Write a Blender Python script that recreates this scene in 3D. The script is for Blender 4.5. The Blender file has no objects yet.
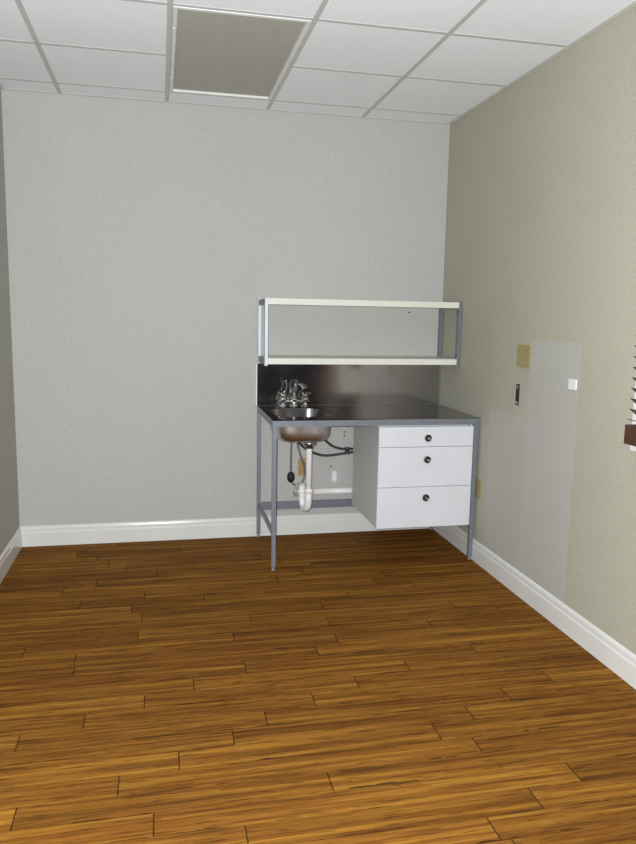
import bpy, bmesh, math, random
from mathutils import Vector, Matrix
random.seed(7)
S = bpy.context.scene
COL = S.collection
PI = math.pi

# ------------------------------------------------------------------ materials
def new_mat(name):
    m = bpy.data.materials.new(name); m.use_nodes = True
    nt = m.node_tree
    return m, nt, nt.nodes['Principled BSDF']

def N(nt, typ, **kw):
    n = nt.nodes.new(typ)
    for k, v in kw.items(): setattr(n, k, v)
    return n

def mapped(nt, scale):
    tc = N(nt, 'ShaderNodeTexCoord'); mp = N(nt, 'ShaderNodeMapping')
    mp.inputs['Scale'].default_value = scale
    nt.links.new(tc.outputs['Object'], mp.inputs['Vector'])
    return mp.outputs['Vector']

def noise(nt, vec, scale, detail=3, rough=.55):
    n = N(nt, 'ShaderNodeTexNoise')
    n.inputs['Scale'].default_value = scale; n.inputs['Detail'].default_value = detail
    n.inputs['Roughness'].default_value = rough
    nt.links.new(vec, n.inputs['Vector'])
    return n.outputs['Fac']

def ramp(nt, fac, stops):
    r = N(nt, 'ShaderNodeValToRGB')
    while len(r.color_ramp.elements) < len(stops): r.color_ramp.elements.new(.5)
    for e, (p, c) in zip(r.color_ramp.elements, stops):
        e.position = p; e.color = (*c, 1) if len(c) == 3 else c
    nt.links.new(fac, r.inputs['Fac'])
    return r.outputs['Color']

def mix(nt, fac, a, b, blend='MIX'):
    n = N(nt, 'ShaderNodeMix', data_type='RGBA', blend_type=blend)
    for sock, v in (('Factor', fac), ('A', a), ('B', b)):
        s = [i for i in n.inputs if i.name == sock and (i.type == 'RGBA' if sock != 'Factor' else i.type == 'VALUE')][0]
        if hasattr(v, 'is_linked'): nt.links.new(v, s)
        elif isinstance(v, (int, float)): s.default_value = v
        else: s.default_value = (*v, 1)
    return [o for o in n.outputs if o.type == 'RGBA'][0]

def math_n(nt, op, a, b=None):
    n = N(nt, 'ShaderNodeMath', operation=op)
    for i, v in enumerate((a, b)):
        if v is None: continue
        if hasattr(v, 'is_linked'): nt.links.new(v, n.inputs[i])
        else: n.inputs[i].default_value = v
    return n.outputs[0]

def bump(nt, b, height, strength, dist=.002):
    n = N(nt, 'ShaderNodeBump')
    n.inputs['Strength'].default_value = strength; n.inputs['Distance'].default_value = dist
    nt.links.new(height, n.inputs['Height']); nt.links.new(n.outputs['Normal'], b.inputs['Normal'])

def plain(name, col, rough=.5, metal=0, vary=.06, scale=14, bmp=0, coat=0):
    """one colour with a faint procedural mottling"""
    m, nt, b = new_mat(name)
    v = mapped(nt, (1, 1, 1)); f = noise(nt, v, scale)
    lo = tuple(c * (1 - vary) for c in col); hi = tuple(min(1, c * (1 + vary)) for c in col)
    nt.links.new(ramp(nt, f, [(.3, lo), (.7, hi)]), b.inputs['Base Color'])
    b.inputs['Roughness'].default_value = rough; b.inputs['Metallic'].default_value = metal
    if bmp: bump(nt, b, noise(nt, v, 180, 2), bmp)
    return m

def brushed(name, col, rough, axis_scale):
    m, nt, b = new_mat(name)
    v = mapped(nt, axis_scale); f = noise(nt, v, 6, 4)
    nt.links.new(ramp(nt, f, [(.3, tuple(c * .9 for c in col)), (.7, col)]), b.inputs['Base Color'])
    v2 = mapped(nt, (1, 1, 1))
    r = ramp(nt, noise(nt, v2, 5, 3), [(.3, (rough * .8,) * 3), (.7, (rough * 1.25,) * 3)])
    nt.links.new(r, b.inputs['Roughness'])
    b.inputs['Metallic'].default_value = 1
    return m

def wall_mat(name, base, warm, patches=()):
    """painted drywall, orange peel; patches = unpainted or repainted rectangles (axes a,b)"""
    m, nt, b = new_mat(name)
    v = mapped(nt, (1, 1, 1))
    big = noise(nt, v, .9, 2)
    col = ramp(nt, big, [(.3, base), (.7, warm)])
    fine = noise(nt, v, 95, 3, .7)
    col = mix(nt, .30, col, ramp(nt, fine, [(.25, tuple(c * .55 for c in base)), (.75, tuple(c * 1.5 for c in base))]))
    if patches:
        tc = N(nt, 'ShaderNodeTexCoord'); sp = N(nt, 'ShaderNodeSeparateXYZ')
        nt.links.new(tc.outputs['Object'], sp.inputs[0])
        wob = math_n(nt, 'MULTIPLY', math_n(nt, 'SUBTRACT', noise(nt, v, 6, 2), .5), .03)
        for (ax, a0, a1, z0, z1, pc, amt) in patches:
            a = math_n(nt, 'ADD', sp.outputs[ax], wob); z = math_n(nt, 'ADD', sp.outputs['Z'], wob)
            k = math_n(nt, 'MULTIPLY', math_n(nt, 'GREATER_THAN', a, a0), math_n(nt, 'LESS_THAN', a, a1))
            k = math_n(nt, 'MULTIPLY', k, math_n(nt, 'GREATER_THAN', z, z0))
            k = math_n(nt, 'MULTIPLY', k, math_n(nt, 'LESS_THAN', z, z1))
            k = math_n(nt, 'MULTIPLY', k, amt)
            col = mix(nt, k, col, pc)
    nt.links.new(col, b.inputs['Base Color'])
    b.inputs['Roughness'].default_value = .75
    b.inputs['Specular IOR Level'].default_value = .25
    bump(nt, b, fine, .12, .002)
    return m

def floor_mat():
    m, nt, b = new_mat('bamboo_plank_floor')
    uv = N(nt, 'ShaderNodeUVMap', uv_map='plank'); at = N(nt, 'ShaderNodeAttribute', attribute_name='plank_rand')
    v = mapped(nt, (1, 1, 1))
    # shift the grain of each plank by its own random number
    cmb = N(nt, 'ShaderNodeCombineXYZ')
    nt.links.new(math_n(nt, 'MULTIPLY', at.outputs['Fac'], 37.0), cmb.inputs['X'])
    nt.links.new(math_n(nt, 'MULTIPLY', at.outputs['Fac'], 11.0), cmb.inputs['Z'])
    add = N(nt, 'ShaderNodeVectorMath', operation='ADD')
    nt.links.new(v, add.inputs[0]); nt.links.new(cmb.outputs[0], add.inputs[1])
    def stretched(sx, sy):
        mp = N(nt, 'ShaderNodeMapping'); mp.inputs['Scale'].default_value = (sx, sy, 1)
        nt.links.new(add.outputs[0], mp.inputs['Vector']); return mp.outputs['Vector']
    strips = noise(nt, stretched(1.1, 42), 1, 2, .6)
    fibre = noise(nt, stretched(5, 150), 1, 3, .65)
    col = ramp(nt, strips, [(.28, FL_D), (.5, FL_M), (.74, FL_L)])
    col = mix(nt, .32, col, ramp(nt, fibre, [(.3, tuple(c * .35 for c in FL_D)), (.7, tuple(c * 1.05 for c in FL_L))]))
    # the narrow laminated strips inside each plank
    s2 = N(nt, 'ShaderNodeSeparateXYZ'); nt.links.new(v, s2.inputs[0])
    rowf = math_n(nt, 'FLOOR', math_n(nt, 'DIVIDE', math_n(nt, 'ADD', s2.outputs['Y'], .07), .01667))
    w1 = N(nt, 'ShaderNodeTexWhiteNoise', noise_dimensions='1D'); nt.links.new(rowf, w1.inputs['W'])
    seg = math_n(nt, 'FLOOR', math_n(nt, 'DIVIDE', math_n(nt, 'ADD', s2.outputs['X'], math_n(nt, 'MULTIPLY', w1.outputs['Value'], 5.0)), .42))
    c2 = N(nt, 'ShaderNodeCombineXYZ'); nt.links.new(rowf, c2.inputs['X']); nt.links.new(seg, c2.inputs['Y']); nt.links.new(at.outputs['Fac'], c2.inputs['Z'])
    w2 = N(nt, 'ShaderNodeTexWhiteNoise', noise_dimensions='3D'); nt.links.new(c2.outputs[0], w2.inputs['Vector'])
    col = mix(nt, 1, col, ramp(nt, w2.outputs['Value'], [(0, (.84, .79, .76)), (.5, (1, 1, 1)), (1, (1.06, 1.08, 1.03))]), 'MULTIPLY')
    flecks = noise(nt, stretched(9, 120), 1, 2, .5)
    col = mix(nt, math_n(nt, 'MULTIPLY', math_n(nt, 'GREATER_THAN', flecks, .62), .45), col, (.03, .012, .005))
    tint = ramp(nt, at.outputs['Fac'], [(0, (.86, .84, .82)), (1, (1.08, 1.08, 1.06))])
    col = mix(nt, 1, col, tint, 'MULTIPLY')
    # worn dark seams along plank edges
    sp = N(nt, 'ShaderNodeSeparateXYZ'); nt.links.new(uv.outputs[0], sp.inputs[0])
    wear = noise(nt, mapped(nt, (2.2, 9, 1)), 1.6, 3, .7)
    wob = math_n(nt, 'MULTIPLY', math_n(nt, 'SUBTRACT', noise(nt, v, 60, 2), .5), .006)
    ex = math_n(nt, 'ADD', sp.outputs['X'], wob); ey = math_n(nt, 'ADD', sp.outputs['Y'], wob)
    wy = math_n(nt, 'MULTIPLY', math_n(nt, 'MAXIMUM', math_n(nt, 'SUBTRACT', wear, .48), 0), .055)
    sy = math_n(nt, 'LESS_THAN', ey, wy)
    sx = math_n(nt, 'LESS_THAN', ex, .0048)
    seam = math_n(nt, 'MAXIMUM', math_n(nt, 'MULTIPLY', sy, .72), math_n(nt, 'MULTIPLY', sx, .78))
    col = mix(nt, seam, col, (.018, .009, .004))
    nt.links.new(col, b.inputs['Base Color'])
    b.inputs['Roughness'].default_value = .7
    b.inputs['Specular IOR Level'].default_value = .06
    bump(nt, b, fibre, .12, .001)
    return m

def tile_mat():
    m, nt, b = new_mat('mineral_fibre_tile')
    v = mapped(nt, (1, 1, 1))
    sp = noise(nt, v, 160, 2, .8); big = noise(nt, v, 3, 2)
    col = ramp(nt, sp, [(.3, (.74, .78, .82)), (.42, (.89, .93, .965))])
    col = mix(nt, .06, col, ramp(nt, big, [(.3, (.7, .7, .68)), (.7, (1, 1, 1))]))
    nt.links.new(col, b.inputs['Base Color'])
    b.inputs['Roughness'].default_value = .95; b.inputs['Specular IOR Level'].default_value = .1
    bump(nt, b, sp, .3, .002)
    return m

def diffuser_mat():
    m, nt, b = new_mat('prismatic_diffuser')
    v = mapped(nt, (1, 1, 1))
    f = noise(nt, v, 110, 3, .8); ck = N(nt, 'ShaderNodeTexVoronoi'); ck.inputs['Scale'].default_value = 130
    nt.links.new(v, ck.inputs['Vector'])
    col = ramp(nt, f, [(.25, (.33, .335, .285)), (.5, (.43, .43, .37)), (.75, (.53, .52, .47))])
    nt.links.new(col, b.inputs['Base Color'])
    b.inputs['Roughness'].default_value = .6; b.inputs['Specular IOR Level'].default_value = .3
    bump(nt, b, ck.outputs['Distance'], .5, .003)
    return m

FL_D = (.066, .0195, .0058); FL_M = (.185, .069, .0120); FL_L = (.375, .180, .0270)
M = {}
M['floor'] = floor_mat()
M['tile'] = tile_mat()
M['diffuser'] = diffuser_mat()
GREY = (.36, .352, .325); BEIGE = (.395, .375, .30)
M['wall_back'] = wall_mat('painted_wall_back', (.448, .436, .420), (.475, .462, .425))
PATCH = (.445, .447, .445)
M['wall_right'] = wall_mat('painted_wall_right', (.39, .372, .30), (.425, .405, .325), [
    ('Y', -1.70, -1.235, .0, 1.372, PATCH, .5), ('Y', -1.30, -.80, .0, .96, PATCH, .4), ('Y', -1.25, -1.10, .9, 1.1, PATCH, .2)])
M['wall_left'] = wall_mat('painted_wall_left', (.40, .40, .35), (.42, .415, .37))
M['base'] = plain('glossy_white_trim_paint', (.68, .68, .65), .16, 0, .03, 5)
M['tbar'] = plain('ceiling_grid_enamel', (.55, .56, .535), .5, 0, .05, 20)
M['angle'] = plain('wall_angle_enamel', (.66, .66, .63), .5, 0, .05, 20)
M['fixture'] = plain('white_fixture_enamel', (.78, .78, .76), .4, 0, .04, 8)
M['steel'] = brushed('stainless_sheet', (.18, .172, .168), .14, (60, 2, 2))
M['steel_back'] = brushed('stainless_backsplash', (.42, .40, .395), .11, (40, 2, 2))
M['basin'] = brushed('stainless_basin', (.60, .61, .62), .34, (3, 3, 30))
M['bowl'] = brushed('polished_bowl_darkened', (.34, .33, .33), .17, (3, 3, 30))  # smoother steel; its darker colour stands in for the dim bowl interior
M['frame'] = plain('blue_grey_powder_coat', (.185, .203, .232), .42, .25, .07, 30)
M['frame_light'] = plain('pale_left_post_metal', (.52, .56, .62), .45, .2, .08, 40)  # paler colour, for the left shelf posts only
M['dark_grey'] = plain('grey_bracket', (.22, .22, .22), .5, .2, .08, 30)
M['shelf'] = plain('cream_laminate', (.70, .685, .61), .45, 0, .03, 6)
M['white'] = plain('white_laminate', (.64, .65, .68), .4, 0, .03, 6)
M['carcass'] = plain('grey_white_carcass', (.60, .60, .585), .6, 0, .09, 60)
M['chrome'] = plain('chrome', (.86, .86, .87), .07, 1, .03, 5)
M['chrome_dull'] = plain('dull_chrome', (.5, .5, .5), .25, 1, .06, 12)
M['knob'] = plain('gunmetal_knob', (.075, .07, .068), .28, .7, .15, 60)
M['pvc'] = plain('white_pvc', (.80, .78, .77), .35, 0, .05, 25)
M['pvc_grey'] = plain('grey_fitting', (.36, .37, .36), .5, 0, .08, 25)
M['hose'] = plain('braided_grey_hose', (.16, .165, .16), .4, .5, .2, 300)
M['hose_dark'] = plain('dark_rubber_hose', (.045, .047, .05), .5, 0, .15, 90)
M['black'] = plain('black_plastic', (.006, .006, .007), .6, 0, .1, 30)
M['plate_yellow'] = plain('aged_ivory_plastic', (.30, .26, .105), .45, 0, .07, 60)
M['plate_ochre'] = plain('ochre_plastic', (.34, .24, .075), .45, 0, .1, 60)
M['plate_white'] = plain('white_plastic_plate', (.74, .76, .77), .4, 0, .03, 20)
M['slot'] = plain('dark_socket_slot', (.02, .018, .012), .6)
M['slat'] = plain('dark_walnut_slat', (.060, .030, .022), .4, 0, .25, 30)
M['rail'] = plain('mahogany_rail', (.062, .024, .009), .5, 0, .25, 30)
M['guessed_door'] = plain('guessed_door_brown', (.11, .055, .035), .5, 0, .2, 6)  # brown picked for the reddish tone reflected in the backsplash
M['cord'] = plain('brown_blind_cord', (.06, .03, .02), .8)
gm, gnt, gb = new_mat('window_glass')
gb.inputs['Roughness'].default_value = .02; gb.inputs['Transmission Weight'].default_value = 1
gf = ramp(gnt, noise(gnt, mapped(gnt, (1, 1, 1)), 3), [(0, (.93, .95, .94)), (1, (.97, .98, .97))])
gnt.links.new(gf, gb.inputs['Base Color']); M['glass'] = gm

# ------------------------------------------------------------------ mesh helpers
class MB:
    def __init__(s): s.bm = bmesh.new()
    def box(s, x0, x1, y0, y1, z0, z1, rot=None, about=None):
        vs = [s.bm.verts.new((x, y, z)) for x in (x0, x1) for y in (y0, y1) for z in (z0, z1)]
        for f in ((0, 1, 3, 2), (4, 6, 7, 5), (0, 4, 5, 1), (2, 3, 7, 6), (0, 2, 6, 4), (1, 5, 7, 3)):
            s.bm.faces.new([vs[i] for i in f])
        if rot is not None: bmesh.ops.rotate(s.bm, verts=vs, cent=about, matrix=rot)
        return s
    def tube(s, pts, r, n=14, smooth=True, cap=True, sub=0):
        pts = [Vector(p) for p in pts]
        rs = list(r) if isinstance(r, (list, tuple)) else [r] * len(pts)
        if sub: pts, rs = spline(pts, rs, sub)
        up = None; rings = []
        for i, p in enumerate(pts):
            a = pts[max(i - 1, 0)]; c = pts[min(i + 1, len(pts) - 1)]
            t = (c - a).normalized()
            if up is None:
                up = t.orthogonal().normalized()
            else:
                up = (up - t * up.dot(t)).normalized()
            w = t.cross(up)
            rings.append([s.bm.verts.new(p + rs[i] * (math.cos(2 * PI * k / n) * up + math.sin(2 * PI * k / n) * w)) for k in range(n)])
        for A, B in zip(rings, rings[1:]):
            for k in range(n):
                f = s.bm.faces.new((A[k], A[(k + 1) % n], B[(k + 1) % n], B[k])); f.smooth = smooth
        if cap:
            s.bm.faces.new(rings[0][::-1]); s.bm.faces.new(rings[-1])
        return s
    def lathe(s, prof, origin, axis=(0, 0, 1), n=28):
        """prof = [(radius, height along axis)]"""
        ax = Vector(axis).normalized(); u = ax.orthogonal().normalized(); w = ax.cross(u); o = Vector(origin)
        rings = []
        for (r, h) in prof:
            if r < 1e-6: rings.append([s.bm.verts.new(o + ax * h)])
            else: rings.append([s.bm.verts.new(o + ax * h + r * (math.cos(2 * PI * k / n) * u + math.sin(2 * PI * k / n) * w)) for k in range(n)])
        for A, B in zip(rings, rings[1:]):
            for k in range(n):
                a = [A[k % len(A)], A[(k + 1) % n % len(A)]] if len(A) > 1 else [A[0]]
                b = [B[(k + 1) % n % len(B)], B[k % len(B)]] if len(B) > 1 else [B[0]]
                if len(a) + len(b) < 3: continue
                f = s.bm.faces.new(a + b); f.smooth = True
        for R_ in (rings[0], rings[-1]):
            if len(R_) > 2:
                try: s.bm.faces.new(R_)
                except ValueError: pass
        return s
    def build(s, name, mat, parent=None, bevel=0, seg=2, origin=None):
        bm = s.bm
        if bevel:
            es = [e for e in bm.edges if len(e.link_faces) == 2 and e.calc_face_angle(0) > .6]
            bmesh.ops.bevel(bm, geom=es, offset=bevel, segments=seg, profile=.5, affect='EDGES', clamp_overlap=True)
        bmesh.ops.recalc_face_normals(bm, faces=bm.faces[:])
        base = Vector((0, 0, 0))
        if parent is not None:
            q = parent
            while q is not None: base += q.location; q = q.parent
        off = base
        if origin is not None: off = Vector(origin)
        bmesh.ops.translate(bm, verts=bm.verts[:], vec=-off)
        me = bpy.data.meshes.new(name); bm.to_mesh(me); bm.free()
        me.materials.append(mat)
        o = bpy.data.objects.new(name, me); COL.objects.link(o)
        if parent is not None: o.parent = parent
        if origin is not None: o.location = off - base
        return o

def spline(pts, rs, sub):
    P = []; RR = []
    for i in range(len(pts) - 1):
        p0 = pts[max(i - 1, 0)]; p1 = pts[i]; p2 = pts[i + 1]; p3 = pts[min(i + 2, len(pts) - 1)]
        for k in range(sub):
            t = k / sub
            P.append(.5 * ((2 * p1) + (p2 - p0) * t + (2 * p0 - 5 * p1 + 4 * p2 - p3) * t * t + (3 * p1 - p0 - 3 * p2 + p3) * t ** 3))
            RR.append(rs[i] * (1 - t) + rs[i + 1] * t)
    P.append(pts[-1]); RR.append(rs[-1])
    return P, RR

def tag(o, label, cat, group=None):
    o['label'] = label; o['category'] = cat
    if group: o['group'] = group
    return o
def thing(name, label, cat, loc, group=None):
    o = bpy.data.objects.new(name, None); COL.objects.link(o); o.location = loc
    o.empty_display_size = .1
    return tag(o, label, cat, group)
def struct(o): o['kind'] = 'structure'; return o
def B(*a): return MB().box(*a)

# ------------------------------------------------------------------ room shell
XL, XR, YB, YF, H = -2.737, .012, .012, -6.6, 2.7264
T = .12
# floor: planks 0.10 m wide laid across the room, every plank a face with its own grain
bm = bmesh.new(); uvl = bm.loops.layers.uv.new('plank'); rl = bm.faces.layers.float.new('plank_rand')
known = {16: [-2.23, -1.2], 19: [-1.94, -1.1], 20: [-2.15, -1.3, -.3], 21: [-2.36, -1.5, -.54], 23: [-1.82, -.91], 22: [-2.5, -1.63, -.74], 24: [-2.01, -.80],
         27: [-1.64, -.74], 18: [-1.75, -.85], 17: [-1.53, -.5], 26: [-1.9, -.55], 28: [-2.2, -.93], 12: [-1.45, -.4], 10: [-2.02, -.9], 8: [-1.96, -.7], 14: [-2.46, -1.55, -.6], 25: [-1.35, -2.3]}
row = 0; y = YB
edges = [YB] + [-.07 - .1 * k for k in range(0, 66)]
for row in range(len(edges) - 1):
    y1, y0 = edges[row], edges[row + 1]
    k = row - 1
    if k in known: js = list(known[k])
    else:
        st = XL - random.random() * .95; js = []
        while st < XR: js.append(st); st += random.choice((.62, .9, 1.15, 1.15))
    js = sorted(j for j in js if XL + .05 < j < XR - .05)
    xs = [XL] + js + [XR]
    for a, c in zip(xs, xs[1:]):
        # two faces so that the seam distance can run in from both ends
        rnd = random.random(); mid = (a + c) / 2; ym = (y0 + y1) / 2
        for (xa, xb, da, db) in ((a, mid, 0, mid - a), (mid, c, c - mid, 9)):
            if db == 9: da, db = 9, 9
            for (ya, yb, ea, eb) in ((y0, ym, 0, ym - y0), (ym, y1, 9, 9)):
                vs = [bm.verts.new(p) for p in ((xa, ya, 0), (xb, ya, 0), (xb, yb, 0), (xa, yb, 0))]
                f = bm.faces.new(vs); f[rl] = rnd
                for lp, uvv in zip(f.loops, ((da, ea), (db, ea), (db, eb), (da, eb))): lp[uvl].uv = uvv
bmesh.ops.remove_doubles(bm, verts=bm.verts[:], dist=1e-5)
low = [bm.verts.new(p) for p in ((XL - T, YF, -.05), (XR + T, YF, -.05), (XR + T, YB + T, -.05), (XL - T, YB + T, -.05))]
bm.faces.new(low[::-1])
me = bpy.data.meshes.new('floor'); bm.to_mesh(me); bm.free(); me.materials.append(M['floor'])
o = bpy.data.objects.new('floor', me); COL.objects.link(o); struct(o)

struct(B(XL - T, XR + T, YB, YB + T, -.05, H + .12).build('wall_back', M['wall_back']))
struct(B(XL - T, XL, YF, YB, -.05, H + .12).build('wall_left', M['wall_left']))
WY0, WY1, WZ0, WZ1 = -2.76, -2.210, 1.03, 2.12            # window opening in the right wall
wr = MB()
wr.box(XR, XR + T, WY1, YB, -.05, H + .12); DY0, DY1, DZ = -3.80, -2.98, 2.06                          # unseen doorway and wall end, guessed to suit what the backsplash reflects
wr.box(XR, XR + T, DY1, WY0, -.05, H + .12); wr.box(XR, XR + T, -3.92, DY0, -.05, H + .12); wr.box(XR, XR + T, DY0, DY1, DZ, H + .12)
wr.box(XR, XR + T, WY0, WY1, -.05, WZ0); wr.box(XR, XR + T, WY0, WY1, WZ1, H + .12)
struct(wr.build('wall_right', M['wall_right']))

# baseboards: profile swept along the walls
def baseboard(name, p0, p1, nrm):
    prof = [(0, 0), (.012, 0), (.012, .085), (.0105, .092), (.0085, .096), (.0085, .112), (.006, .122), (.003, .128), (0, .130)]
    s = MB(); A = []; C = []
    for d, z in prof:
        A.append(s.bm.verts.new((p0[0] + nrm[0] * d, p0[1] + nrm[1] * d, z)))
        C.append(s.bm.verts.new((p1[0] + nrm[0] * d, p1[1] + nrm[1] * d, z)))
    for i in range(len(prof) - 1): s.bm.faces.new((A[i], A[i + 1], C[i + 1], C[i]))
    s.bm.faces.new((A[-1], A[0], C[0], C[-1])); s.bm.faces.new(A); s.bm.faces.new(C[::-1])
    return struct(s.build(name, M['base']))
baseboard('baseboard_back', (XL, YB), (XR, YB), (0, -1))
baseboard('baseboard_left', (XL, YF), (XL, YB - .012), (1, 0))
baseboard('baseboard_right', (XR, DY1 + .07), (XR, YB - .012), (-1, 0))

# suspended ceiling
gx = [-2.4134 + .61 * k for k in range(4)]; gy = [-.2037 - .6115 * k for k in range(11)]
lx0, lx1, ly0, ly1 = gx[1], gx[2], gy[2], gy[0]
cm = MB()
cm.box(XL - T, XR + T, YF, YB + T, H + .12, H + .16)
ex = [XL] + gx + [XR]; ey = [YB] + gy
for i in range(len(ex) - 1):
    for j in range(len(ey) - 1):
        if i == 2 and j in (1, 2): continue
        cm.box(ex[i] + .003, ex[i + 1] - .003, ey[j + 1] + .003, ey[j] - .003, H + .001, H + .016)
struct(cm.build('ceiling', M['tile'], bevel=.0015, seg=1))
tb = MB()
for x in gx: tb.box(x - .012, x + .012, YF, YB - .02, H - .001, H + .0008); tb.box(x - .0015, x + .0015, YF, YB - .02, H + .0005, H + .035)
for y in gy:
    for i in range(len(ex) - 1):
        if i == 2 and y == gy[1]: continue
        tb.box(ex[i] + (.012 if i else .02), ex[i + 1] - (.012 if i < 4 else .02), y - .012, y + .012, H - .001, H + .0008)
struct(tb.build('trim_1', M['tbar']))
wa = MB()
wa.box(XL, XR, YB - .022, YB, H - .0015, H + .0005); wa.box(XL, XL + .022, YF, YB - .022, H - .0015, H + .0005); wa.box(XR - .022, XR, YF, YB - .022, H - .0015, H + .0005)
struct(wa.build('trim_2', M['angle']))

# ------------------------------------------------------------------ unlit ceiling light
cl = thing('ceiling_light', 'unlit long grey ceiling light panel with white frame, set among the white ceiling tiles', 'ceiling light', ((lx0 + lx1) / 2, (ly0 + ly1) / 2, H))
f = MB(); fi = .013
fx0, fx1, fy0, fy1 = lx0 + fi, lx1 - fi, ly0 + fi, ly1 - fi; w = .018
f.box(fx0, fx0 + w, fy0, fy1, H - .004, H + .02); f.box(fx1 - w, fx1, fy0, fy1, H - .004, H + .02)
f.box(fx0 + w, fx1 - w, fy0, fy0 + w, H - .004, H + .02); f.box(fx0 + w, fx1 - w, fy1 - w, fy1, H - .004, H + .02)
f.build('frame', M['fixture'], cl, bevel=.002)
h = MB(); h.box(fx0 + .004, fx1 - .004, fy0 + .004, fy1 - .004, H + .026, H + .095); h.build('housing', M['fixture'], cl)
B(fx0 + w - .004, fx1 - w + .004, fy0 + w - .004, fy1 - w + .004, H + .008, H + .014).build('diffuser', M['diffuser'], cl)
for y in (fy0 + .25, fy1 - .25): B(fx0 + .004, fx0 + .010, y - .02, y + .02, H - .007, H - .003).build('latch', M['fixture'], cl)

# ------------------------------------------------------------------ window, casing and blind on the right wall
wn = MB(); c = .085
wn.box(XR - .018, XR, WY1, WY1 + c, .957, WZ1 + c); wn.box(XR - .018, XR, WY0 - c, WY0, .957, WZ1 + c)
wn.box(XR - .018, XR, WY0, WY1, WZ1, WZ1 + c); wn.box(XR - .018, XR, WY0, WY1, .957, WZ0)
win = struct(wn.build('window_1', M['base'], bevel=.003))
sf = MB(); x0, x1 = XR + .06, XR + .10
sf.box(x0, x1, WY0 + .001, WY0 + .045, WZ0 + .001, WZ1 - .001); sf.box(x0, x1, WY1 - .045, WY1 - .001, WZ0 + .001, WZ1 - .001)
sf.box(x0, x1, WY0 + .045, WY1 - .045, WZ0 + .001, WZ0 + .045); sf.box(x0, x1, WY0 + .045, WY1 - .045, WZ1 - .045, WZ1 - .001)
sf.box(x0, x1, WY0 + .045, WY1 - .045, 1.56, 1.60)
sf.build('window_frame', M['base'], win, bevel=.002)
B(XR + .076, XR + .082, WY0 + .04, WY1 - .04, WZ0 + .04, WZ1 - .04).build('glass', M['glass'], win)

dr = struct(B(XR + .03, XR + .07, DY0 + .004, DY1 - .004, .006, DZ - .004).build('guessed_door_1', M['guessed_door'], bevel=.002))  # out of view, added to give the backsplash its brown reflection
dc = MB(); dc.box(XR - .016, XR, DY0 - .065, DY0, 0, DZ + .065); dc.box(XR - .016, XR, DY1, DY1 + .065, 0, DZ + .065); dc.box(XR - .016, XR, DY0, DY1, DZ, DZ + .065)
dc.build('guessed_door_frame', M['guessed_door'], dr, bevel=.002)
MB().lathe([(0, 0), (.03, 0), (.03, .006), (.012, .010), (.011, .035), (.026, .048), (.028, .060), (.018, .068), (0, .070)], (XR + .0299, DY1 - .07, .98), (-1, 0, 0)).build('guessed_door_knob', M['chrome_dull'], dr)
BY1, BY0 = -2.178, -2.80
bl = thing('window_blind', 'dark brown wooden slat blind hanging at the right edge of the photo', 'blind', (-.045, (BY0 + BY1) / 2, .995))
B(-.075, -.022, BY0 - .01, BY1, .995, 1.070).build('bottom_rail', M['rail'], bl, bevel=.005)
B(-.085, -.010, BY0 - .015, BY1 + .015, 2.13, 2.21).build('headrail', M['rail'], bl, bevel=.004)
tilt = math.radians(38); nslat = 0
tip = 1.091
while tip < 2.11:
    s = MB(); cx = -.041
    a = tilt if nslat else math.radians(12)
    zz = tip - .025 * math.sin(a)
    rot = Matrix.Rotation(a, 3, 'Y')
    s.box(cx - .025, cx + .025, BY0, BY1, zz - .0015, zz + .0015, rot, Vector((cx, 0, zz)))
    s.build('slat', M['slat'], bl, bevel=.0006, seg=1)
    tip += .0412; nslat += 1
for y in (BY1 - .16, (BY0 + BY1) / 2, BY0 + .16):
    for x in (-.0665, -.0155):
        MB().tube([(x, y, 1.06), (x, y, 2.14)], .0014, 6).build('ladder_cord', M['cord'], bl)

# ------------------------------------------------------------------ sink bench
BX0, BX1, BF, BT = -1.248, -.003, -.684, .885
LG = .024
bench = thing('sink_bench', 'stainless steel sink bench on a blue-grey metal frame in the back right corner', 'sink bench', ((BX0 + BX1) / 2, BF / 2, 0))
fm = MB()
z0, z1 = .845, .8805
fm.box(BX0, BX1, BF, BF + .024, z0, z1)                                      # front rail
fm.box(BX0, BX1, -.032, -.008, z0, z1)
fm.box(BX0, BX0 + .024, BF + .024, -.032, z0, z1); fm.box(BX1 - .024, BX1, BF + .024, -.032, z0, z1)
fm.build('frame_rail', M['frame'], bench, bevel=.002)
def leg(x, y):
    l = MB(); l.box(x, x + LG, y, y + LG, .022, z0).build('leg', M['frame'], bench, bevel=.0025)
    lo = [o for o in bench.children if o.name.startswith('leg')][-1]
    MB().lathe([(.0, 0), (.0105, 0), (.0115, .004), (.0105, .010), (.006, .012), (.006, .0225), (0, .0225)], (x + LG / 2, y + LG / 2, 0)).build('foot', M['dark_grey'], lo)
for x in (BX0, BX1 - LG):
    for y in (BF, -.032): leg(x, y)
B(BX0 + LG, BX1 - LG, -.026, -.012, .186, .238).build('rear_stretcher', M['frame'], bench, bevel=.002)
B(BX0 + .004, BX0 + .020, BF + LG, -.032, .205, .232).build('side_stretcher', M['frame'], bench, bevel=.002)
B(BX1 - .020, BX1 - .004, BF + LG, -.032, .205, .232).build('side_stretcher', M['frame'], bench, bevel=.002)

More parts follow.
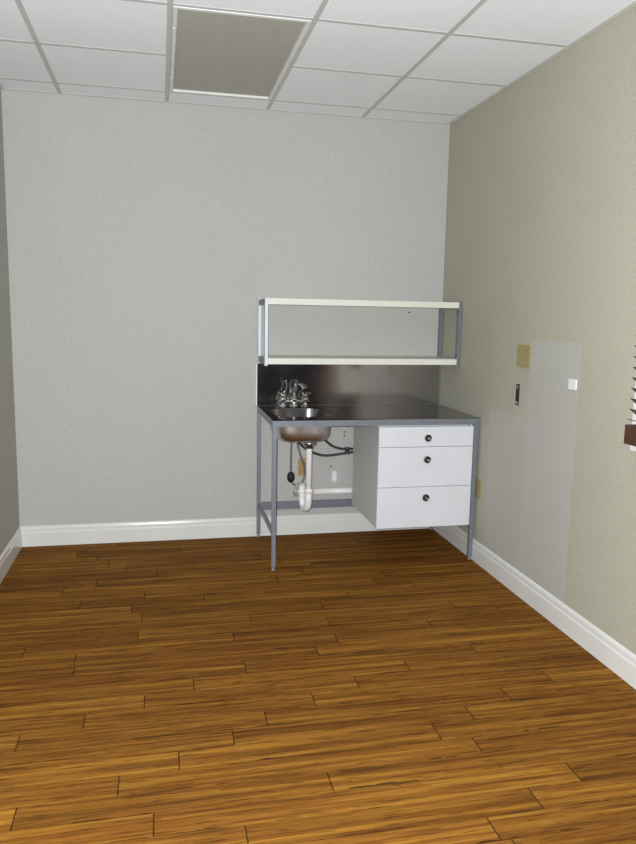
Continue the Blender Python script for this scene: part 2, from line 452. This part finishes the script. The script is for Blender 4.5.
# worktop with a rounded opening, and the basin that hangs in it
HX, HY, HA, HB = -1.0305, -.345, .1725, .215
DX = -.966
TX0, TX1, TY0, TY1 = BX0 - .002, BX1 + .005, BF - .003, -.010
def sup(th, a, b, p=5.0):
    c, s_ = math.cos(th), math.sin(th)
    r = (abs(c / a) ** p + abs(s_ / b) ** p) ** (-1 / p)
    return (r * c, r * s_)
angs = [2 * PI * k / 72 for k in range(72)]
corner = [math.atan2(y - HY, x - HX) % (2 * PI) for x in (TX0, TX1) for y in (TY0, TY1)]
angs = sorted(angs + corner)
def rect_pt(th):
    c, s_ = math.cos(th), math.sin(th); ts = []
    if c > 1e-9: ts.append((TX1 - HX) / c)
    if c < -1e-9: ts.append((TX0 - HX) / c)
    if s_ > 1e-9: ts.append((TY1 - HY) / s_)
    if s_ < -1e-9: ts.append((TY0 - HY) / s_)
    t = min(ts); return (HX + t * c, HY + t * s_)
wt = MB(); n = len(angs)
loops = []
for z in (BT, BT - .004):
    loops.append([wt.bm.verts.new((*rect_pt(t), z)) for t in angs])
    loops.append([wt.bm.verts.new((HX + sup(t, HA, HB)[0], HY + sup(t, HA, HB)[1], z)) for t in angs])
for (A, C) in ((loops[0], loops[1]), (loops[2], loops[3]), (loops[0], loops[2]), (loops[1], loops[3])):
    for k in range(n): wt.bm.faces.new((A[k], A[(k + 1) % n], C[(k + 1) % n], C[k]))
wt.build('worktop', M['steel'], bench)
def basin_loops(s, prof):
    rings = []
    for (ins, z, p) in prof:
        rings.append([s.bm.verts.new((HX + sup(t, HA - ins, HB - ins, p)[0], HY + sup(t, HA - ins, HB - ins, p)[1], z)) for t in angs])
    for A, C in zip(rings, rings[1:]):
        for k in range(n):
            f = s.bm.faces.new((A[k], A[(k + 1) % n], C[(k + 1) % n], C[k])); f.smooth = True
    return rings
bs = MB()
inner = [(.0015, .8848, 5), (.004, .876, 5), (.008, .79, 5), (.013, .760, 4.6), (.026, .740, 4.2), (.050, .730, 3.8), (.10, .727, 3), (.137, .725, 2)]
outer = [(.135, .720, 2), (.10, .722, 3), (.050, .725, 3.8), (.024, .735, 4.2), (.010, .757, 4.6), (.005, .79, 5), (.001, .874, 5), (.0012, .8800, 5)]
rg = basin_loops(bs, inner + outer)
for k in range(n): bs.bm.faces.new((rg[-1][k], rg[-1][(k + 1) % n], rg[0][(k + 1) % n], rg[0][k]))
ni = len(inner) * n
bs.bm.verts.index_update()
for f in bs.bm.faces:
    if max(v.index for v in f.verts) < ni: f.material_index = 1
basin = bs.build('sink_basin', M['basin'], bench); basin.data.materials.append(M['bowl'])
MB().lathe([(0, .0), (.010, .0), (.026, .002), (.034, .004), (.036, .0065), (.030, .0075), (.0, .0055)], (DX, HY, .7240)).build('drain_strainer', M['chrome_dull'], basin)

# backsplash: one folded sheet with a pale edge
B(BX0 - .002, BX1 + .006, -.009, .0105, .8855, 1.158).build('backsplash', M['steel_back'], bench, bevel=.0015)
B(BX0 - .010, BX0 - .0022, -.016, .0105, .8855, 1.160).build('edge_trim', M['fixture'], bench, bevel=.0015)

# ------------------------------------------------------------------ drawer cabinet hung under the bench
CX0, CX1, CF, CT, CB = -.618, -.030, -.676, .834, .224
cab = thing('drawer_cabinet', 'white three-drawer cabinet hung under the right half of the steel bench', 'drawer cabinet', ((CX0 + CX1) / 2, -.34, CB))
bd = MB(); t = .016; yb = -.102; yf = CF + .019
bd.box(CX0, CX0 + t, yf, yb, CB, .8445); bd.box(CX1 - t, CX1, yf, yb, CB, .8445)
bd.box(CX0 + t, CX1 - t, yf, yb, CB, CB + t); bd.box(CX0 + t, CX1 - t, yb - t, yb, CB + t, .8445)
bd.box(CX0 + t, CX1 - t, yf + .03, yb - t, .828, .8445)
bd.build('body', M['carcass'], cab, bevel=.001)
zs = [(.7145, CT, .766), (.4725, .7115, .636), (CB - .002, .4695, .404)]
for a, b_, kz in zs:
    d = MB()
    d.box(CX0 - .001, CX1 + .001, CF, CF + .018, a, b_)
    bb = MB()
    dr = d.build('drawer', M['white'], cab, bevel=.0018)
    bb.box(CX0 + .03, CX0 + .042, CF + .0185, yb - .06, a + .025, b_ - .03); bb.box(CX1 - .042, CX1 - .03, CF + .0185, yb - .06, a + .025, b_ - .03)
    bb.box(CX0 + .042, CX1 - .042, CF + .0185, yb - .06, a + .025, a + .035); bb.box(CX0 + .042, CX1 - .042, yb - .072, yb - .06, a + .035, b_ - .03)
    bb.build('drawer_box', M['carcass'], dr)
    kn = MB().lathe([(0, -.0005), (.0195, -.0005), (.0215, .004), (.0215, .010), (.0195, .0145), (.0165, .0155), (.0145, .0125), (.008, .0105), (0, .0100)], (-.317, CF, kz), (0, -1, 0)).build('knob', M['knob'], dr)
    MB().lathe([(0, .0), (.0062, .0), (.0062, .004), (.0045, .0055), (0, .006)], (-.3145, CF - .0102, kz - .002), (0, -1, 0), 16).build('knob_rivet', M['chrome'], kn)

# ------------------------------------------------------------------ wall shelf above the bench
sh = thing('wall_shelf', 'open two-board cream shelf with blue-grey metal ends above the steel backsplash', 'shelf', (-.62, -.16, 1.165))
SX0, SX1, SF = -1.246, .006, -.332
for (x0, x1) in ((SX0, SX0 + .018), (SX1 - .018, SX1)):
    for (ya, yb_) in ((-.024, .010), (SF, SF + .034)):
        p = MB(); p.box(x0, x1, ya, yb_, 1.166, 1.572)
        po = p.build('post', M['frame_light'] if x0 < -1 else M['frame'], sh, bevel=.0025)
        for z in (1.235, 1.505):
            B(x0 - .0004, x0 + .0002, (ya + yb_) / 2 - .006, (ya + yb_) / 2 + .006, z - .009, z + .009).build('slot', M['slot'], po)
    for z in (1.172, 1.530):
        B(x0 + .002, x1 - .002, SF + .034, -.024, z, z + .036).build('crossbar', M['dark_grey'], sh, bevel=.002)
for z in (1.176, 1.534):
    B(SX0 + .0182, SX1 - .0182, SF + .0005, .008, z, z + .036).build('shelf_board', M['shelf'], sh, bevel=.002)

# ------------------------------------------------------------------ faucet
fa = thing('faucet', 'chrome two-handle faucet standing behind the sink bowl', 'faucet', (-1.015, -.075, BT))
FX, FY, FZ = -1.015, -.075, BT
b = MB(); b.tube([(FX - .10, FY, FZ + .034), (FX + .10, FY, FZ + .034)], .0135, 18)
b.lathe([(0, 0), (.026, 0), (.026, .004), (.018, .010), (.016, .034), (.019, .045), (.017, .058), (0, .058)], (FX, FY, FZ))
for dx in (-.072, .072): b.lathe([(0, 0), (.023, 0), (.023, .004), (.015, .009), (.0145, .030), (.019, .038), (.0195, .054), (.014, .062), (0, .064)], (FX + dx, FY, FZ))
b.build('body', M['chrome'], fa)
def handle(x, pts, r):
    m_ = MB(); m_.lathe([(0, 0), (.0175, 0), (.0185, .008), (.015, .02), (.007, .027), (0, .028)], (x, FY, FZ + .0635))
    m_.tube(pts, r, 12, sub=5); m_.lathe([(0, -.008), (.007, -.005), (.0085, 0), (.007, .005), (0, .008)], pts[-1], (0, 0, 1), 14)
    m_.build('handle', M['chrome'], fa)
xl = FX - .072; handle(xl, [(xl, FY, FZ + .082), (xl + .015, FY - .006, FZ + .105), (xl + .021, FY - .014, FZ + .135), (xl + .012, FY - .018, FZ + .168)], [.007, .0055, .0055, .007])
xr = FX + .072; handle(xr, [(xr, FY, FZ + .082), (xr + .010, FY - .016, FZ + .088), (xr + .022, FY - .040, FZ + .090)], [.007, .0055, .007])
sp = MB(); sp.tube([(FX, FY, FZ + .056), (FX + .001, FY - .001, FZ + .095), (FX + .008, FY - .012, FZ + .130), (FX + .026, FY - .040, FZ + .148), (FX + .044, FY - .075, FZ + .140), (FX + .052, FY - .098, FZ + .118)],
                   [.0115, .0105, .0115, .015, .0175, .019], 18, sub=5)
sp.build('spout', M['chrome'], fa)
MB().lathe([(0, 0), (.017, 0), (.0165, .008), (0, .008)], (FX + .0545, FY - .104, FZ + .1105), (-.22, .26, .9), 18).build('spray_nozzle', M['black'], fa)

# ------------------------------------------------------------------ plumbing
dp = thing('drain_pipe', 'white plastic drain pipe with a U-bend trap hanging under the sink bowl', 'drain pipe', (DX, HY, .26))
# basket nut below the bowl
MB().lathe([(.0, 0), (.034, 0), (.034, -.016), (.044, -.020), (.044, -.036), (.035, -.040), (.027, -.044), (.027, -.062), (0, -.062)], (DX, HY, .7195)).build('strainer_nut', M['chrome_dull'], dp)
tp = MB(); tp.tube([(DX, HY, .66), (DX, HY, .64), (DX, HY, .345)], .0185, 18)
tp.build('tailpiece', M['pvc'], dp)
def nut(x, y, z, ax=(0, 0, 1), r=.030, n_=10, mat='pvc'):
    MB().lathe([(.0, -.013), (r * .8, -.013), (r, -.009), (r, .009), (r * .8, .013), (0, .013)], (x, y, z), ax, n_).build('slip_nut', M[mat], dp)
nut(DX, HY, .388)
ub = MB(); pts = [(DX, HY, .375), (DX, HY, .335)]
ex_, ey_ = -.022, .10
for k in range(9):
    a = PI * k / 8; pts.append((DX + ex_ * (1 - math.cos(a)) / 2, HY + ey_ * (1 - math.cos(a)) / 2, .318 - .058 * math.sin(a)))
pts += [(DX + ex_, HY + ey_, .335), (DX + ex_, HY + ey_, .36)]
ub.tube(pts, .0215, 18).build('trap_bend', M['pvc'], dp)
nut(DX + ex_, HY + ey_, .362)
el = MB(); el.tube([(DX + ex_, HY + ey_, .36), (DX + ex_, HY + ey_ + .004, .378), (DX + ex_ + .004, HY + ey_ + .022, .388), (DX + ex_ - .002, -.12, .366), (DX + ex_ - .004, -.06, .318)], .0205, 16, sub=4)
el.build('elbow', M['pvc'], dp)
wp = thing('waste_pipe', 'white horizontal waste pipe running low along the back wall behind the trap', 'pipe', (-.75, -.045, .275))
MB().tube([(-.950, -.045, .305), (-.30, -.045, .305)], .0225, 18).build('pipe_run', M['pvc'], wp)
MB().lathe([(0, -.03), (.028, -.03), (.029, -.026), (.029, .026), (.028, .03), (0, .03)], (-.972, -.045, .305), (1, 0, 0), 18).build('end_fitting', M['pvc_grey'], wp)
MB().lathe([(0, -.018), (.027, -.018), (.028, -.014), (.028, .014), (.027, .018), (0, .018)], (-.905, -.045, .305), (1, 0, 0), 18).build('coupling', M['pvc'], wp)

ho = thing('spray_hose', 'thin grey faucet hose looping down below the left side of the sink', 'hose', (-1.0, -.115, .36))
yh = -.115
MB().tube([(-1.012, yh, .735), (-1.000, yh, .66), (-.980, yh, .58), (-.955, yh, .51), (-.945, yh, .455), (-.955, yh, .405), (-.980, yh, .372), (-1.008, yh, .368), (-1.032, yh, .395), (-1.039, yh, .45), (-1.038, yh, .58), (-1.036, yh, .735)],
          .0058, 10, sub=6).build('hose_tube', M['hose'], ho)
MB().lathe([(0, -.036), (.012, -.034), (.022, -.02), (.0255, 0), (.022, .02), (.012, .034), (0, .036)], (-1.038, yh, .425), (0, 0, 1), 20).build('hose_weight', M['black'], ho)

for nm, pts in (('dark water supply hose sagging from under the drain across to the cabinet', [(-1.045, -.20, .722), (-1.02, -.17, .69), (-.96, -.13, .625), (-.88, -.10, .578), (-.80, -.08, .556), (-.70, -.07, .562), (-.640, -.065, .570), (-.56, -.062, .572)]),
                ('dark water supply hose dropping from the right end of the sink bowl', [(-.885, -.20, .728), (-.84, -.16, .69), (-.77, -.11, .630), (-.70, -.075, .600), (-.64, -.05, .592), (-.56, -.040, .590)])):
    h = thing('supply_hose', nm, 'hose', pts[-1], 'dark water supply hoses under the sink')
    MB().tube(pts, .0085, 12, sub=5).build('hose_tube', M['hose_dark'], h)
    MB().lathe([(0, -.020), (.012, -.020), (.013, -.016), (.013, .016), (.011, .022), (0, .022)], pts[0], (Vector(pts[0]) - Vector(pts[1])), 8).build('coupling_nut', M['chrome_dull'], h)
    e = Vector(pts[-2])
    MB().lathe([(0, -.022), (.0125, -.022), (.0125, .008), (0, .008)], e, (1, 0, 0), 14).build('end_sleeve', M['hose_dark'], h)

# ------------------------------------------------------------------ wall plates (local frame: u along the wall, v out of the wall, z up)
def on_wall(wall, a, z):
    """returns mapper from (u, v, w) to world"""
    if wall == 'back': return lambda u, v, w: (a + u, YB - v, z + w)
    return lambda u, v, w: (XR - v, a - u, z + w)
def pbox(s, mp, u0, u1, v0, v1, w0, w1):
    A = mp(u0, v0, w0); C = mp(u1, v1, w1)
    s.box(*sorted((A[0], C[0])), *sorted((A[1], C[1])), *sorted((A[2], C[2])))
    return s
def axis(wall): return (0, -1, 0) if wall == 'back' else (-1, 0, 0)
def screw(mp, wall, u, w, v, parent, mat='chrome_dull', r=.0034):
    MB().lathe([(0, 0), (r, 0), (r * .8, .0012), (0, .0016)], mp(u, v, w), axis(wall), 12).build('screw', M[mat], parent)
def outlet(name, label, wall, a, z, mat):
    mp = on_wall(wall, a, z)
    t_ = thing(name, label, 'outlet', mp(0, 0, 0), 'power outlets on the walls')
    pbox(MB(), mp, -.035, .035, 0.0002, .0055, -.058, .058).build('cover_plate', M[mat], t_, bevel=.002)
    for w in (-.020, .020):
        r = pbox(MB(), mp, -.0165, .0165, .005, .0072, w - .014, w + .014).build('socket', M[mat], t_, bevel=.0012)
        s = MB(); pbox(s, mp, -.0085, -.0055, .0068, .0076, w - .004, w + .006); pbox(s, mp, .0055, .0085, .0068, .0076, w - .004, w + .006); pbox(s, mp, -.002, .002, .0068, .0076, w - .011, w - .007)
        s.build('slot', M['slot'], r)
    screw(mp, wall, 0, 0, .0054, t_)
    return t_
outlet('power_outlet', 'ochre power outlet on the back wall beneath the sink, half hidden by the drain pipe', 'back', -.931, .464, 'plate_ochre')
outlet('power_outlet', 'ivory power outlet low on the right wall just behind the front right bench leg', 'right', -.697, .452, 'plate_yellow')

mp = on_wall('right', -1.170, 1.281)
t_ = thing('blank_wall_plate', 'yellowish ivory blank wall plate, the larger and higher plate on the right wall', 'wall plate', mp(0, 0, 0))
pbox(MB(), mp, -.070, .068, .0002, .007, -.058, .058).build('cover_plate', M['plate_yellow'], t_, bevel=.003)
for u in (-.045, .045):
    for w in (-.042, .042): screw(mp, 'right', u, w, .0069, t_, 'plate_yellow')

mp = on_wall('right', -1.122, 1.072)
t_ = thing('bare_switch', 'narrow black electrical switch without its cover, below the ivory blank plate', 'switch', mp(0, 0, 0))
st = MB(); pbox(st, mp, -.017, .017, .0002, .003, -.057, -.028); pbox(st, mp, -.017, .017, .0002, .003, .028, .057); pbox(st, mp, -.012, -.008, .0002, .003, -.028, .028); pbox(st, mp, .008, .012, .0002, .003, -.028, .028)
st.build('mounting_strap', M['knob'], t_, bevel=.001)
pbox(MB(), mp, -.0165, .0165, .0003, .0042, -.030, .030).build('switch_body', M['black'], t_, bevel=.002)
for w in (-.042, .042): MB().lathe([(0, 0), (.0062, 0), (.005, .002), (0, .0028)], mp(0, .0029, w), (-1, 0, 0), 14).build('screw', M['chrome'], t_)

mp = on_wall('right', -1.650, 1.178)
t_ = thing('small_wall_plate', 'small square white wall plate, the right-hand one of the plates on the right wall', 'wall plate', mp(0, 0, 0))
pbox(MB(), mp, -.031, .031, .0002, .0065, -.024, .024).build('cover_plate', M['plate_white'], t_, bevel=.002)
screw(mp, 'right', 0, 0, .0064, t_, 'plate_white')

mp = on_wall('back', -.718, .394)
t_ = thing('small_junction_plate', 'small upright white plate on the back wall above the horizontal waste pipe', 'wall plate', mp(0, 0, 0))
pbox(MB(), mp, -.016, .016, .0002, .010, -.036, .036).build('cover_plate', M['plate_white'], t_, bevel=.002)
screw(mp, 'back', 0, -.03, .0098, t_, 'chrome_dull')

for (x, z, lb) in ((-.224, 1.504, 'tiny dark nail in the back wall just under the upper shelf board'),
                   (-.652, .697, 'upper of two tiny dark screws on the back wall left of the cabinet top'),
                   (-.652, .672, 'lower of two tiny dark screws on the back wall left of the cabinet top'),
                   (-.742, .462, 'tiny dark screw in the back wall above the small white plate')):
    tag(MB().lathe([(0, .0001), (.0055, .0001), (.005, .003), (0, .0045)], (x, YB, z), (0, -1, 0), 12).build('nail' if z > 1 else 'wall_screw', M['slot'], origin=(x, YB, z)), lb, 'nail' if z > 1 else 'screw', None if z > 1 else 'screws left in the back wall under the bench')

# ------------------------------------------------------------------ camera and light
cd = bpy.data.cameras.new('camera'); cam = bpy.data.objects.new('camera', cd); COL.objects.link(cam)
cam.location = (-1.861, -4.69, 1.4724); cam.rotation_euler = (1.4253, -.0183, -.212)
cd.sensor_fit = 'VERTICAL'; cd.sensor_height = 24; cd.lens = 726.75 / 844 * 24; cd.clip_start = .05
S.camera = cam
def lamp(name, typ, loc, energy, color, **kw):
    l = bpy.data.lights.new(name, typ); l.energy = energy; l.color = color
    for k, v in kw.items(): setattr(l, k, v)
    o = bpy.data.objects.new(name, l); COL.objects.link(o); o.location = loc
    return o
# the phone's own flash, beside its lens, lights the dark room
fl = lamp('camera_flash', 'SPOT', (-1.90, -4.69, 1.50), 640, (.93, .97, 1), shadow_soft_size=.02, spot_size=math.radians(107), spot_blend=.45)
fl.rotation_euler = cam.rotation_euler
w = bpy.data.worlds.new('world'); S.world = w; w.use_nodes = True
w.node_tree.nodes['Background'].inputs['Color'].default_value = (.5, .55, .6, 1)
w.node_tree.nodes['Background'].inputs['Strength'].default_value = .05
S.view_settings.view_transform = 'Standard'; S.view_settings.look = 'None'
S.view_settings.exposure = 0; S.view_settings.gamma = 1; S.view_settings.use_curve_mapping = False
